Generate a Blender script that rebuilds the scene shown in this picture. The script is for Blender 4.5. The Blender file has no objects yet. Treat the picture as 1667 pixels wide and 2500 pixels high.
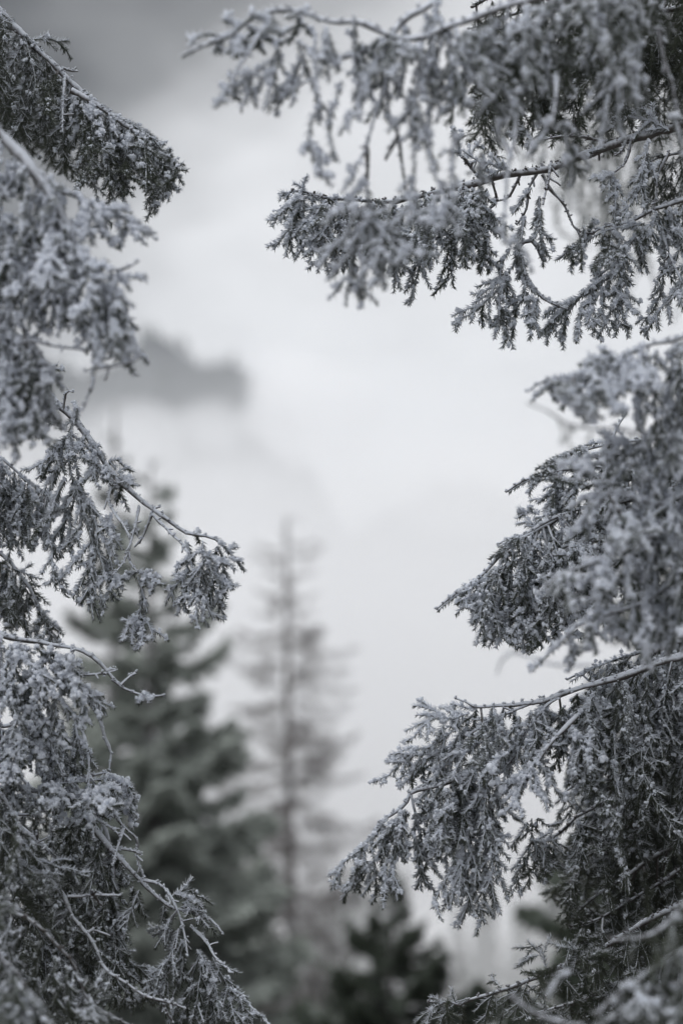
import bpy, math, random
import numpy as np
from mathutils import Vector, Quaternion, noise as mnoise

random.seed(7)
rng = np.random.default_rng(7)
SC = bpy.context.scene
COL = SC.collection

# ------------------------------------------------------------------ camera
LENS, SH, PITCH, EYE = 85.0, 36.0, math.radians(5.0), 1.7
FOCUS = 6.95
cd = bpy.data.cameras.new('camera')
cam = bpy.data.objects.new('camera', cd); COL.objects.link(cam)
cam.location = (0, 0, EYE)
cam.rotation_euler = (math.radians(90) + PITCH, 0, 0)
cd.sensor_fit = 'VERTICAL'; cd.sensor_height = SH; cd.sensor_width = 24.0
cd.lens = LENS
cd.clip_start = 0.05; cd.clip_end = 30000
cd.dof.use_dof = True
cd.dof.focus_distance = FOCUS
cd.dof.aperture_fstop = 1.4
SC.camera = cam
SC.render.resolution_x, SC.render.resolution_y = 682, 1024

# ------------------------------------------------------------------ sky, sun, exposure
SUN_EL, SUN_AZ = math.radians(58), math.radians(-40)   # azimuth from +Y, negative = left
w = bpy.data.worlds.new('World'); SC.world = w; w.use_nodes = True
nt = w.node_tree; nt.nodes.clear()
N = nt.nodes.new; LK = nt.links.new
out = N('ShaderNodeOutputWorld'); bg = N('ShaderNodeBackground')
bg.inputs['Strength'].default_value = 0.1
sky = N('ShaderNodeTexSky'); sky.sky_type = 'NISHITA'; sky.sun_disc = False
sky.sun_elevation = SUN_EL; sky.sun_rotation = SUN_AZ
sky.air_density = 1.5; sky.dust_density = 4.0
tc = N('ShaderNodeTexCoord')
sep = N('ShaderNodeSeparateXYZ'); LK(tc.outputs['Generated'], sep.inputs[0])
mp = N('ShaderNodeMapping'); mp.inputs['Scale'].default_value = (1.0, 1.0, 2.2)
LK(tc.outputs['Generated'], mp.inputs[0])
nz = N('ShaderNodeTexNoise'); nz.inputs['Scale'].default_value = 5.5
nz.inputs['Detail'].default_value = 4.0; nz.inputs['Roughness'].default_value = 0.5
LK(mp.outputs[0], nz.inputs['Vector'])
# cloud deck: pale horizon, then grey bellies with lens corner darkening painted in
ma = N('ShaderNodeMath'); ma.operation = 'MULTIPLY_ADD'
LK(nz.outputs['Fac'], ma.inputs[0]); ma.inputs[1].default_value = 0.26; LK(sep.outputs['Z'], ma.inputs[2])
mx = N('ShaderNodeMath'); mx.operation = 'MULTIPLY_ADD'
LK(sep.outputs['X'], mx.inputs[0]); mx.inputs[1].default_value = -0.85; LK(ma.outputs[0], mx.inputs[2])
ramp = N('ShaderNodeValToRGB'); LK(mx.outputs[0], ramp.inputs[0])
cr = ramp.color_ramp; cr.interpolation = 'EASE'
STOPS = [(0.0, 0.85), (0.22, 0.88), (0.355, 0.87), (0.39, 0.70), (0.428, 0.44), (0.47, 0.17), (0.525, 0.02), (0.58, 0.04), (0.70, 0.95), (1.0, 1.55)]  # overhead stops raised out of view to add light on the foliage
while len(cr.elements) < len(STOPS): cr.elements.new(0.5)
for e, (p, c) in zip(cr.elements, STOPS): e.position = p
for e, (p, c) in zip(cr.elements, STOPS): e.position = p; e.color = (c*0.49, c*0.495, c*0.508, 1)
sc10 = N('ShaderNodeVectorMath'); sc10.operation = 'SCALE'; sc10.inputs['Scale'].default_value = 23.0
n3 = N('ShaderNodeTexNoise'); n3.inputs['Scale'].default_value = 10.0; n3.inputs['Detail'].default_value = 5.0; LK(mp.outputs[0], n3.inputs['Vector'])
mr = N('ShaderNodeMapRange'); mr.inputs['From Min'].default_value = 0.3; mr.inputs['From Max'].default_value = 0.7; mr.inputs['To Min'].default_value = 0.83; mr.inputs['To Max'].default_value = 1.08
LK(n3.outputs['Fac'], mr.inputs['Value'])
mo = N('ShaderNodeVectorMath'); mo.operation = 'SCALE'; LK(ramp.outputs['Color'], mo.inputs[0]); LK(mr.outputs['Result'], mo.inputs['Scale'])
LK(mo.outputs[0], sc10.inputs[0])
mix = N('ShaderNodeMix'); mix.data_type = 'RGBA'; mix.inputs['Factor'].default_value = 0.97
LK(sky.outputs[0], mix.inputs['A']); LK(sc10.outputs[0], mix.inputs['B'])
LK(mix.outputs['Result'], bg.inputs['Color']); LK(bg.outputs[0], out.inputs['Surface'])

sl = bpy.data.lights.new('sun', 'SUN'); sl.energy = 1.5; sl.angle = math.radians(40); sl.color = (1, 0.985, 0.96)
sun = bpy.data.objects.new('sun', sl); COL.objects.link(sun)
sd = Vector((math.sin(SUN_AZ)*math.cos(SUN_EL), math.cos(SUN_AZ)*math.cos(SUN_EL), math.sin(SUN_EL)))
sun.rotation_euler = sd.to_track_quat('Z', 'Y').to_euler(); sun.location = (0, 0, 30)

vs = SC.view_settings
vs.view_transform = 'Standard'; vs.look = 'None'; vs.gamma = 1.0; vs.exposure = -0.22; vs.use_curve_mapping = False
SC.cycles.use_denoising = True
SC.cycles.max_bounces = 8; SC.cycles.diffuse_bounces = 4; SC.cycles.volume_bounces = 4
SC.cycles.transparent_max_bounces = 8

# ------------------------------------------------------------------ materials
def nodes(name):
    m = bpy.data.materials.new(name); m.use_nodes = True
    t = m.node_tree
    return m, t, t.nodes['Principled BSDF']
def frosted(name, base, base2, frost=(0.80, 0.838, 0.91), amount=0.5, up=0.35, nscale=45.0, contrast=0.55, rough=0.85):
    """hoar frost lying on the upper sides over a darker base; amount = how much is covered"""
    m, t, b = nodes(name)
    g = t.nodes.new('ShaderNodeNewGeometry'); s = t.nodes.new('ShaderNodeSeparateXYZ'); t.links.new(g.outputs['Normal'], s.inputs[0])
    tc = t.nodes.new('ShaderNodeTexCoord')
    n1 = t.nodes.new('ShaderNodeTexNoise'); n1.inputs['Scale'].default_value = nscale; n1.inputs['Detail'].default_value = 3
    n2 = t.nodes.new('ShaderNodeTexNoise'); n2.inputs['Scale'].default_value = nscale*0.16; n2.inputs['Detail'].default_value = 2
    for n in (n1, n2): t.links.new(tc.outputs['Object'], n.inputs['Vector'])
    a = t.nodes.new('ShaderNodeMath'); a.operation = 'MULTIPLY_ADD'; a.inputs[1].default_value = up; a.inputs[2].default_value = amount - contrast
    ra = t.nodes.new('ShaderNodeAttribute'); ra.attribute_name = 'rime'
    uz = t.nodes.new('ShaderNodeMath'); uz.operation = 'MULTIPLY_ADD'; uz.inputs[1].default_value = 0.55
    t.links.new(s.outputs['Z'], uz.inputs[0]); t.links.new(ra.outputs['Fac'], uz.inputs[2])
    t.links.new(uz.outputs[0], a.inputs[0])
    c = t.nodes.new('ShaderNodeMath'); c.operation = 'MULTIPLY_ADD'; c.inputs[1].default_value = contrast
    t.links.new(n1.outputs['Fac'], c.inputs[0]); t.links.new(a.outputs[0], c.inputs[2])
    d = t.nodes.new('ShaderNodeMath'); d.operation = 'MULTIPLY_ADD'; d.inputs[1].default_value = contrast; d.use_clamp = True
    t.links.new(n2.outputs['Fac'], d.inputs[0]); t.links.new(c.outputs[0], d.inputs[2])
    r = t.nodes.new('ShaderNodeMapRange'); r.interpolation_type = 'SMOOTHSTEP'
    r.inputs['From Min'].default_value = 0.15; r.inputs['From Max'].default_value = 0.85
    t.links.new(d.outputs[0], r.inputs['Value'])
    bm = t.nodes.new('ShaderNodeMix'); bm.data_type = 'RGBA'; bm.inputs['A'].default_value = (*base, 1); bm.inputs['B'].default_value = (*base2, 1)
    t.links.new(n2.outputs['Fac'], bm.inputs['Factor'])
    mx = t.nodes.new('ShaderNodeMix'); mx.data_type = 'RGBA'; mx.inputs['B'].default_value = (*frost, 1)
    t.links.new(bm.outputs['Result'], mx.inputs['A']); t.links.new(r.outputs['Result'], mx.inputs['Factor'])
    t.links.new(mx.outputs['Result'], b.inputs['Base Color'])
    b.inputs['Roughness'].default_value = rough; b.inputs['Specular IOR Level'].default_value = 0.25
    return m
NB, NB2 = (0.066, 0.078, 0.058), (0.105, 0.115, 0.085)
WB, WB2 = (0.065, 0.058, 0.052), (0.10, 0.088, 0.078)
MAT = {
 'heavy': frosted('needles_thick_frost', NB, NB2, amount=0.72, up=0.56),
 'mid':   frosted('needles_medium_frost', NB, NB2, amount=0.68, up=0.52),
 'light': frosted('needles_light_frost_and_shade', NB, NB2, amount=0.50, up=0.50),  # light frost; on the lower boughs its darker colour stands in for shade
 'thin':  frosted('needles_thin_frost_and_shade', NB, NB2, amount=0.30, up=0.40),  # least frost; also paints shade into the lowest boughs
 'wood':  frosted('bark_frost', WB, WB2, amount=0.42, up=0.52, nscale=90),
 'woodd': frosted('bark_bare', WB, WB2, amount=0.24, up=0.40, nscale=90),
 'bark':  frosted('trunk_bark', (0.06, 0.05, 0.045), (0.13, 0.11, 0.095), amount=0.22, up=0.2, nscale=22),
 'fir':   frosted('fir_needles', (0.035, 0.047, 0.036), (0.06, 0.072, 0.05), frost=(0.50, 0.54, 0.50), amount=0.53, up=0.34, nscale=6),
 'fird':  frosted('fir_needles_bare', (0.034, 0.047, 0.033), (0.06, 0.072, 0.047), frost=(0.5, 0.55, 0.53), amount=0.16, up=0.26, nscale=6),
 'larch': frosted('larch_twigs', (0.12, 0.102, 0.09), (0.18, 0.155, 0.138), amount=0.24, up=0.2, nscale=8),
 'farwood': frosted('far_needles', (0.03, 0.04, 0.036), (0.06, 0.068, 0.058), amount=0.05, up=0.15, nscale=0.15),
 'ground': frosted('forest_floor', (0.05, 0.043, 0.034), (0.10, 0.085, 0.068), frost=(0.78, 0.80, 0.84), amount=0.30, up=0.1, nscale=1.4, contrast=0.8),
 'rock':  frosted('mountain_rock', (0.035, 0.04, 0.045), (0.07, 0.075, 0.08), amount=0.08, up=0.2, nscale=0.03),
}

# ------------------------------------------------------------------ geometry helpers
OFF = {1: (0, 0), 2: (834, 0), 3: (0, 834), 4: (834, 834), 5: (0, 1667), 6: (834, 1667)}
S = 834/1568.0
CP, SP = math.cos(PITCH), math.sin(PITCH)
def pix(k, u, v): return OFF[k][0] + u*S, OFF[k][1] + v*S
def at(x, y, d):
    """point of the place seen at photograph position x, y and standing d metres away along the view axis"""
    X = (x - 833.5)/2500*SH/LENS*d; Y = (1250 - y)/2500*SH/LENS*d
    return np.array([X, d*CP - Y*SP, EYE + d*SP + Y*CP])

WIND = np.array([-0.30, -0.50, 0.81])    # side on which the rime has grown
class Geo:
    def __init__(s): s.v = []; s.f = []; s.m = []; s.a = []; s.n = 0
    def add(s, v, f, m, a=None):
        v = np.asarray(v, dtype=np.float32).reshape(-1, 3); f = np.asarray(f, dtype=np.int32).reshape(-1, 3)
        s.v.append(v); s.f.append(f + s.n); s.m.append(np.full(len(f), m, np.int32)); s.n += len(v)
        s.a.append(np.zeros(len(v), np.float32) if a is None else np.asarray(a, np.float32))
    def tube(s, P, R, sides=5, m=0, lump=0.0):
        P = np.asarray(P, float); n = len(P); R = np.broadcast_to(np.asarray(R, float), (n,)).copy()
        T = tang(P); U, V = frame(T)
        a = np.arange(sides)*2*math.pi/sides
        rr = R[:, None]*(1 + lump*rng.standard_normal((n, sides))) if lump else np.repeat(R[:, None], sides, 1)
        ring = P[:, None, :] + rr[..., None]*(np.cos(a)[None, :, None]*U[:, None, :] + np.sin(a)[None, :, None]*V[:, None, :])
        verts = np.vstack([ring.reshape(-1, 3), P[-1] + T[-1]*R[-1]*0.8])
        i, j = np.meshgrid(np.arange(n-1), np.arange(sides), indexing='ij'); j2 = (j+1) % sides
        A, B, C_, D = i*sides+j, i*sides+j2, (i+1)*sides+j2, (i+1)*sides+j
        f = np.vstack([np.stack([A, B, C_], -1).reshape(-1, 3), np.stack([A, C_, D], -1).reshape(-1, 3)])
        j = np.arange(sides); k = (n-1)*sides
        cap = np.stack([k+j, k+(j+1) % sides, np.full(sides, n*sides)], -1)
        rw = ((ring - P[:, None, :])/np.maximum(rr[..., None], 1e-6)) @ WIND
        s.add(verts, np.vstack([f, cap]), m, np.append(rw.ravel(), 0.3))
    def blades(s, P, D, L, R, m=1, taper=0.55):
        """many small tapered three-sided needles: base points P, unit directions D, lengths L, radii R"""
        n = len(P)
        if n == 0: return
        D = D/np.linalg.norm(D, axis=1, keepdims=True)
        U, V = frame(D); ph = rng.random(n)*6.283
        a = ph[:, None] + np.arange(3)[None, :]*2.0944
        ring = np.cos(a)[..., None]*U[:, None, :] + np.sin(a)[..., None]*V[:, None, :]
        if taper < 0:       # plain tapered needle
            base = P[:, None, :] + ring*R[:, None, None]
            verts = np.concatenate([base, (P + D*L[:, None])[:, None, :]], 1).reshape(-1, 3)
            F = np.array([[0,1,3],[1,2,3],[2,0,3]])
            rw = D @ WIND; a_ = np.stack([rw-0.25, rw-0.25, rw-0.25, rw+0.3], 1).ravel()   # more rime towards the tips
            s.add(verts, (F[None] + (np.arange(n)*4)[:, None, None]).reshape(-1, 3), m, a_); return
        base = P[:, None, :] + ring*(R*0.8)[:, None, None]
        mid = P[:, None, :] + D[:, None, :]*(L*0.78)[:, None, None] + ring*(R)[:, None, None]*(1.0 if taper > 0.5 else 0.75)
        tip = P + D*L[:, None]
        verts = np.concatenate([base, mid, tip[:, None, :]], 1).reshape(-1, 3)
        o = (np.arange(n)*7)[:, None, None]
        F = np.array([[0,1,4],[0,4,3],[1,2,5],[1,5,4],[2,0,3],[2,3,5],[3,4,6],[4,5,6],[5,3,6]])
        s.add(verts, (F[None] + o).reshape(-1, 3), m)
    def crust(s, P, R, m=1, att=0.75):
        """lumps of rime: small uneven six-cornered grains"""
        n = len(P)
        if n == 0: return
        O = np.array([[1,0,0],[-1,0,0],[0,1,0],[0,-1,0],[0,0,1],[0,0,-1.0]])
        F = np.array([[0,2,4],[2,1,4],[1,3,4],[3,0,4],[2,0,5],[1,2,5],[3,1,5],[0,3,5]])
        rot = np.linalg.qr(rng.standard_normal((n, 3, 3)))[0]
        k = R[:, None, None]*(0.65+0.7*rng.random((n, 6, 1)))
        V = P[:, None, :] + np.einsum('ij,njk->nik', O, rot)*k
        s.add(V.reshape(-1, 3), (F[None] + (np.arange(n)*6)[:, None, None]).reshape(-1, 3), m, np.full(n*6, att))
    def mesh(s, name, mats, origin=None):
        me = bpy.data.meshes.new(name)
        v = np.vstack(s.v); f = np.vstack(s.f); mi = np.concatenate(s.m)
        if origin is not None: v = v - np.asarray(origin, np.float32)
        me.vertices.add(len(v)); me.vertices.foreach_set('co', v.astype(np.float32).ravel())
        me.loops.add(len(f)*3); me.loops.foreach_set('vertex_index', f.ravel().astype(np.int32))
        me.polygons.add(len(f)); me.polygons.foreach_set('loop_start', np.arange(0, len(f)*3, 3, dtype=np.int32))
        me.polygons.foreach_set('material_index', mi); me.polygons.foreach_set('use_smooth', np.ones(len(f), bool))
        at_ = me.attributes.new('rime', 'FLOAT', 'POINT'); at_.data.foreach_set('value', np.concatenate(s.a))
        for k in mats: me.materials.append(MAT[k])
        me.update(calc_edges=True); me.validate()
        return me
def tang(P):
    T = np.gradient(P, axis=0); return T/np.maximum(np.linalg.norm(T, axis=1, keepdims=True), 1e-9)
def frame(T):
    up = np.where(np.abs(T[:, 2:3]) > 0.9, np.array([[0.0, 1.0, 0.0]]), np.array([[0.0, 0.0, 1.0]]))
    U = np.cross(T, up); U /= np.maximum(np.linalg.norm(U, axis=1, keepdims=True), 1e-9)
    return U, np.cross(T, U)
def smooth(P, step=0.02):
    """Catmull-Rom through P, resampled evenly"""
    P = np.asarray(P, float)
    if len(P) == 2: Q = P
    else:
        E = np.vstack([2*P[0]-P[1], P, 2*P[-1]-P[-2]]); Q = []
        t = np.linspace(0, 1, 12, endpoint=False)[:, None]
        for i in range(len(P)-1):
            a, b, c, d = E[i], E[i+1], E[i+2], E[i+3]
            Q.append(0.5*((2*b) + (-a+c)*t + (2*a-5*b+4*c-d)*t*t + (-a+3*b-3*c+d)*t**3))
        Q = np.vstack(Q + [P[-1:]])
    L = np.concatenate([[0], np.cumsum(np.linalg.norm(np.diff(Q, axis=0), axis=1))])
    n = max(3, int(L[-1]/step)+1); s = np.linspace(0, L[-1], n)
    return np.stack([np.interp(s, L, Q[:, i]) for i in range(3)], 1)
def length(P): return float(np.linalg.norm(np.diff(P, axis=0), axis=1).sum())
def jitter(P, amp):
    n = len(P); k = max(3, n//5)
    ctrl = rng.standard_normal((k, 3))*amp; ctrl[0] = 0
    x = np.linspace(0, k-1, n)
    return P + np.stack([np.interp(x, np.arange(k), ctrl[:, i]) for i in range(3)], 1)

def link(name, data, parent=None, loc=None):
    o = bpy.data.objects.new(name, data); COL.objects.link(o)
    if loc is not None: o.location = loc
    if parent is not None: o.parent = parent
    return o
def thing(name, label, cat, loc, group=None):
    o = link(name, None, loc=loc); o['label'] = label; o['category'] = cat
    o.empty_display_size = 0.2
    if group: o['group'] = group
    return o
GRAV = np.array([0, 0, -1.0])

CRUST = 80
def needle_shoot(g, P, q, fat=1.0, nl=0.0135):
    """a finger of needles along the path P. q = needles per metre"""
    n = max(6, int(length(P)*q)); m = len(P)
    t = (np.arange(n)+rng.random(n))/n*(m-1.001); i = np.minimum(t.astype(int), m-2); f = (t-i)[:, None]
    B = P[i]*(1-f) + P[i+1]*f; T = tang(P)[i]; U, V = frame(T)
    a = rng.random(n)*6.283
    ring = np.cos(a)[:, None]*U + np.sin(a)[:, None]*V
    op = (0.60 + 0.34*rng.random(n))[:, None]
    D = T*(1.02-op*0.55) + ring*op + GRAV*0.05
    end = 1 - 0.35*(t/(m-1))**4
    L = nl*(0.78+0.45*rng.random(n))*end
    g.blades(B, D, L, 0.0018*fat*(0.75+0.5*rng.random(n)), 1, taper=-1)
    nk = int(length(P)*CRUST*0.22*(0.4+1.2*rng.random()) + rng.random())
    if nk:      # rime gathers in uneven lumps on the weather side
        j = rng.integers(0, n, nk); off = ring[j]*0.45 + WIND*0.7
        C_ = B[j] + off*(nl*(0.10+0.45*rng.random(nk)))[:, None]
        per = 5; C5 = np.repeat(C_, per, 0) + rng.standard_normal((nk*per, 3))*0.0036
        g.crust(C5, (0.0030+0.0046*rng.random(nk*per)**1.6)*fat**0.5)
        if fat > 1.2:       # small pads of snow on the thickly coated shoots
            big = rng.random(nk) < 0.22; nb_ = int(big.sum())
            if nb_: g.crust(np.repeat(C_[big], 3, 0) + WIND*0.004 + rng.standard_normal((nb_*3, 3))*0.005, 0.0065+0.0045*rng.random(nb_*3), 1, 1.0)
    if m > 4: P = np.vstack([P[:-1:2], P[-1:]]); m = len(P)
    x = np.linspace(0, 1, m)
    g.tube(P, 0.0025*fat*(1-0.35*x)*(1+0.2*rng.standard_normal(m)).clip(0.6, 1.6), 4, 1, lump=0.15)

def shoot_path(p, d, L, droop, step=0.02):
    """a short shoot from p starting along d and sagging"""
    n = max(3, int(L/step)); P = [p]; d = d/np.linalg.norm(d)
    for _ in range(n):
        d = d + GRAV*droop*(L/n)*8 + rng.standard_normal(3)*0.06
        d /= np.linalg.norm(d); P.append(P[-1] + d*L/n)
    return np.array(P)

def branchlet_geo(P, side=0.09, q=520, fat=1.0, gap=0.03, bare=0.12, droop=0.75, r=0.0036, spread=0.62, nl=0.0135):
    """a twig clad in needles, with side shoots alternating along it and sub-shoots on the long ones"""
    g = Geo(); P = jitter(smooth(P, 0.018), 0.003)
    Lp = length(P); m = len(P); T = tang(P)
    k0 = int(m*bare)
    if k0 > 2: g.tube(P[:k0+1], np.linspace(r*1.1, r, k0+1), 5, 0, lump=0.12)
    if m-k0 >= 3: needle_shoot(g, P[k0:], q, fat, nl)
    # the flat plane of the spray, turned at random about the twig
    ref = np.array([0.45*rng.normal(), rng.normal(), 0.35*rng.normal()])
    ns = max(1, int(Lp*(1-bare)/gap)); sgn = 1
    for j in range(ns):
        t = bare + (1-bare)*(j+rng.random()*0.8)/max(ns, 1)
        if t > 0.96: continue
        i = min(int(t*(m-1)), m-2)
        sv = np.cross(T[i], ref); sv /= max(np.linalg.norm(sv), 1e-6)
        d = T[i]*(1.1-spread*0.4) + sv*sgn*spread + rng.standard_normal(3)*0.16; sgn = -sgn
        L = side*(0.6+0.7*rng.random())*min(1.0, 0.35+1.4*(1-t))*min(1.0, 0.6+2.0*(t-bare+0.05))
        L = min(L, Lp*0.6)
        if L < 0.02: continue
        Q = shoot_path(P[i], d, L, droop)
        needle_shoot(g, Q, q, fat, nl)
        if L > 0.08:
            for _ in range(int(L/0.05)):
                h = rng.integers(1, len(Q)-1); tq = Q[h+1]-Q[h]; tq /= np.linalg.norm(tq)
                sv2 = np.cross(tq, ref)*rng.choice([-1, 1])
                Q2 = shoot_path(Q[h], tq*0.9 + sv2*0.5 + rng.standard_normal(3)*0.15, L*(0.28+0.25*rng.random()), droop)
                needle_shoot(g, Q2, q, fat, nl)
    return g

# hanging branchlets used again and again along the boughs
LIB = {}
def lib_mesh(fin, q, fat, nl, side, gap, wood, Lw, var):
    b = int(round(math.log(max(Lw, 0.08)/0.1)/0.30)); Lb = 0.1*math.exp(b*0.30)
    key = (fin, round(q), round(side, 2), wood, b, var % (7 if Lb < 0.45 else 5))
    if key not in LIB:
        bow = rng.normal()*0.10*Lb; bw2 = rng.normal()*0.07*Lb
        P = [np.zeros(3), np.array([bow*0.5, bw2*0.6, -0.25*Lb]), np.array([bow, bw2, -0.62*Lb]), np.array([0, 0, -Lb])]
        LIB[key] = (branchlet_geo(P, side=side*rng.uniform(0.85, 1.15), q=q, fat=fat, bare=rng.uniform(0.04, 0.22), nl=nl, gap=gap).mesh('branchlet', [wood, fin]), Lb)
    return LIB[key]

FIN = {  # finish of the needles: (needles per metre, thickness, needle length)
 'heavy': (850, 1.25, 0.0185), 'mid': (850, 1.0, 0.0185), 'light': (780, 0.85, 0.0185), 'thin': (640, 0.72, 0.0185)}

class Tree:
    def __init__(s, root, trunk): s.root = root; s.trunk = trunk; s.loc = np.array(root.location)

def put(name, g, mats, parent, org):
    """mesh object under parent; org = world position of its origin; parents carry location only"""
    o = link(name, g.mesh(name, mats, org), parent)
    pw = np.zeros(3); p = parent
    while p is not None: pw = pw + np.array(p.location); p = p.parent
    o.location = Vector(np.asarray(org) - pw)
    return o

def bough(tree, k, d, axis, env=None, n=0, fin='mid', r=0.012, twigs=(), s0=0.0, drift=(-25, 15), d0=None, side=0.09,
          dj=0.22, fill=(0.62, 1.0), joined=True, lift=0.10, cheap=1.0, wood='wood', tipn=0.35, hgap=0.026, nlk=1.0):
    global CRUST
    CRUST = {'heavy': 180, 'mid': 95, 'light': 42, 'thin': 8}[fin]*cheap
    q, fat, nl = FIN[fin]; q *= cheap**1.5; fat *= cheap**-0.7; nl *= nlk
    pts = [pix(k, u, v) for u, v in axis]; dd = np.linspace(d0 if d0 else d, d, len(pts))
    W = [at(x, y, z) for (x, y), z in zip(pts, dd)]
    A3 = smooth(W, 0.025)
    full = A3
    if joined:  # run on to the trunk outside the picture
        tx, ty = tree.trunk; e = W[0]; dv = W[0]-W[1]; dv /= np.linalg.norm(dv)
        hz = math.hypot(tx-e[0], ty-e[1])
        tz = e[2] + hz*lift + max(-0.2, min(0.35, dv[2]*hz*0.5))
        mid = e*0.55 + np.array([tx, ty, tz])*0.45 + np.array([0, 0, 0.05])
        full = smooth([np.array([tx, ty, tz]), mid] + W, 0.03)
    g = Geo(); m = len(full); x = np.linspace(0, 1, m)
    full = jitter(full, 0.008); 
    R = r*(1.9 if joined else 1.0)*(1-x)**0.8 + 0.0028
    g.tube(full, R*(1+0.1*rng.standard_normal(m)).clip(0.7, 1.4), 7, 0, lump=0.15)
    nc = int(length(full)*260); j = rng.integers(m//4, m, nc)
    g.crust(full[j] + WIND*(R[j]*0.8)[:, None] + rng.standard_normal((nc, 3))*(R[j]*0.5)[:, None], 0.0022+0.0030*rng.random(nc), 0, 0.35 if wood == 'wood' else 0.1)
    if tipn > 0:
        k0 = int(len(A3)*(1-tipn)); needle_shoot(g, A3[k0:], q, fat, nl)
    B = put('branch', g, [wood, fin], tree.root, full[0])
    # where along the axis, in the photograph's pixels, a twig starts
    AP = np.array(pts); seg = np.concatenate([[0], np.cumsum(np.linalg.norm(np.diff(AP, axis=0), axis=1))])
    def depth_at(x, y):
        ss = np.linspace(0, seg[-1], 80); xx = np.interp(ss, seg, AP[:, 0]); yy = np.interp(ss, seg, AP[:, 1])
        return float(np.interp(ss[np.argmin((xx-x)**2+(yy-y)**2)], seg, dd))
    for tw in twigs:
        kind = tw[0]; uv = tw[1:]; P2 = [pix(k, uv[i], uv[i+1]) for i in range(0, len(uv), 2)]
        d1 = depth_at(*P2[0]); dd2 = d1 + np.linspace(0, 1, len(P2))*rng.uniform(-0.16, 0.12)
        if kind.endswith('-'): dd2 -= 0.12; kind = kind[:-1]
        P3 = [at(px_, py_, z) for (px_, py_), z in zip(P2, dd2)]
        if kind == 'b':
            g = Geo(); P = jitter(smooth(P3, 0.016), 0.004); mm = len(P)
            g.tube(P, np.linspace(0.0050, 0.0026, mm)*(1+0.14*rng.standard_normal(mm)).clip(0.7, 1.5), 6, 0, lump=0.1)
            nc = int(length(P)*230); j = rng.integers(0, mm, nc)
            g.crust(P[j] + WIND*0.0028 + rng.standard_normal((nc, 3))*0.0026, 0.0022+0.0026*rng.random(nc), 0, 0.5)
            # buds and stubby side twigs
            for _ in range(max(1, int(length(P)/0.05))):
                h = rng.integers(1, mm-1); T = tang(P)[h]
                Q = shoot_path(P[h], T*0.7 + rng.standard_normal(3)*0.6, 0.012+0.035*rng.random()**2, 0.2, 0.008)
                g.tube(Q, np.linspace(0.0036, 0.0028, len(Q)), 5, 0, lump=0.12)
            put('twig', g, [wood], B, P3[0])
        elif kind == 's':
            g = branchlet_geo(P3, side=0.035, q=q, fat=fat, gap=0.05, bare=0.02, nl=nl, spread=0.9); put('branchlet', g, [wood, fin], B, P3[0])
        else:
            sd_ = {'n': side, 'w': side*1.5, 'm': side*0.65}[kind[0]]
            g = branchlet_geo(P3, side=sd_, q=q, fat=fat, bare=0.10, nl=nl, gap=hgap); put('branchlet', g, [wood, fin], B, P3[0])
    if env is not None and n:
        EV = np.array([pix(k, u, v) for u, v in env]); EV = EV[np.argsort(EV[:, 0])]
        for j in range(n):
            s = (s0 + (1-s0)*(j+rng.random())/n)*seg[-1]
            xa, ya = np.interp(s, seg, AP[:, 0]), np.interp(s, seg, AP[:, 1]); da = float(np.interp(s, seg, dd))
            xe = xa + rng.uniform(*drift); ye = np.interp(xe, EV[:, 0], EV[:, 1])
            ye = ya + (ye-ya)*rng.uniform(*fill)
            if ye < ya + 45: continue
            de = da + rng.normal()*dj
            H = ye-ya; bow = rng.uniform(-0.12, 0.12)*H
            A, E = at(xa, ya, da), at(xe, ye, de); vec = E-A; Lw = float(np.linalg.norm(vec))
            me, Lb = lib_mesh(fin, q, fat, nl, side, hgap, wood, Lw, int(rng.integers(99)))
            o = link('branchlet', me, B, Vector(A) - B.location - tree.root.location)
            rot = Vector(vec).to_track_quat('-Z', 'Y') @ Quaternion((0, 0, 1), rng.uniform(-0.6, 0.6) + (math.pi if rng.random() < 0.5 else 0))
            o.rotation_euler = rot.to_euler(); k_ = Lw/Lb; kl = k_**0.5 if k_ > 0.9 else k_; o.scale = (kl, kl, k_)
    return B

# ------------------------------------------------------------------ terrain
def ground_z(x, y):
    r = y
    z = 0.0
    if r > 8: z -= (r-8)*0.33 if r < 190 else 60.0
    if 60 < r < 190: z += 23*math.sin((r-60)/130*math.pi)**2
    if r > 700: z += (min(r, 1000)-700)*0.15
    z += 1.6*min(1, max(0, (abs(x)-3)/60))*math.sin(x*0.05+1.1)
    z += 0.22*mnoise.noise(Vector((x*0.35, y*0.35, 0.3))) if abs(x)+abs(y) < 120 else 4*mnoise.noise(Vector((x*0.012, y*0.012, 0.3)))
    return z
def sheet(name, xs, ys, fz, mat):
    V = [(x, y, fz(x, y)) for y in ys for x in xs]; nx = len(xs)
    F = [(j*nx+i, j*nx+i+1, (j+1)*nx+i+1, (j+1)*nx+i) for j in range(len(ys)-1) for i in range(nx-1)]
    me = bpy.data.meshes.new(name); me.from_pydata(V, [], F); me.materials.append(MAT[mat])
    for p in me.polygons: p.use_smooth = True
    o = link(name, me); o['kind'] = 'structure'; return o
def warp(a, n): return sorted(set([-v for v in a]) | set(a)) if n else a
gx = warp([0, .6, 1.2, 2, 3, 4.2, 6, 9, 13, 20, 30, 45, 70, 110, 170, 260, 400, 650, 1000, 1600, 2600], True)
gy = [-2600, -1200, -500, -200, -80, -40, -20, -10, -5, -2, 0, 1, 2, 3, 4, 5, 6, 7, 8, 9, 10.5, 12, 14, 17, 21, 26, 32, 40, 50, 65, 85, 110, 140, 165, 190, 220, 280, 360, 460, 600, 700, 800, 950, 1100, 1400, 2000, 2600]
sheet('ground', gx, gy, ground_z, 'ground')

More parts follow.
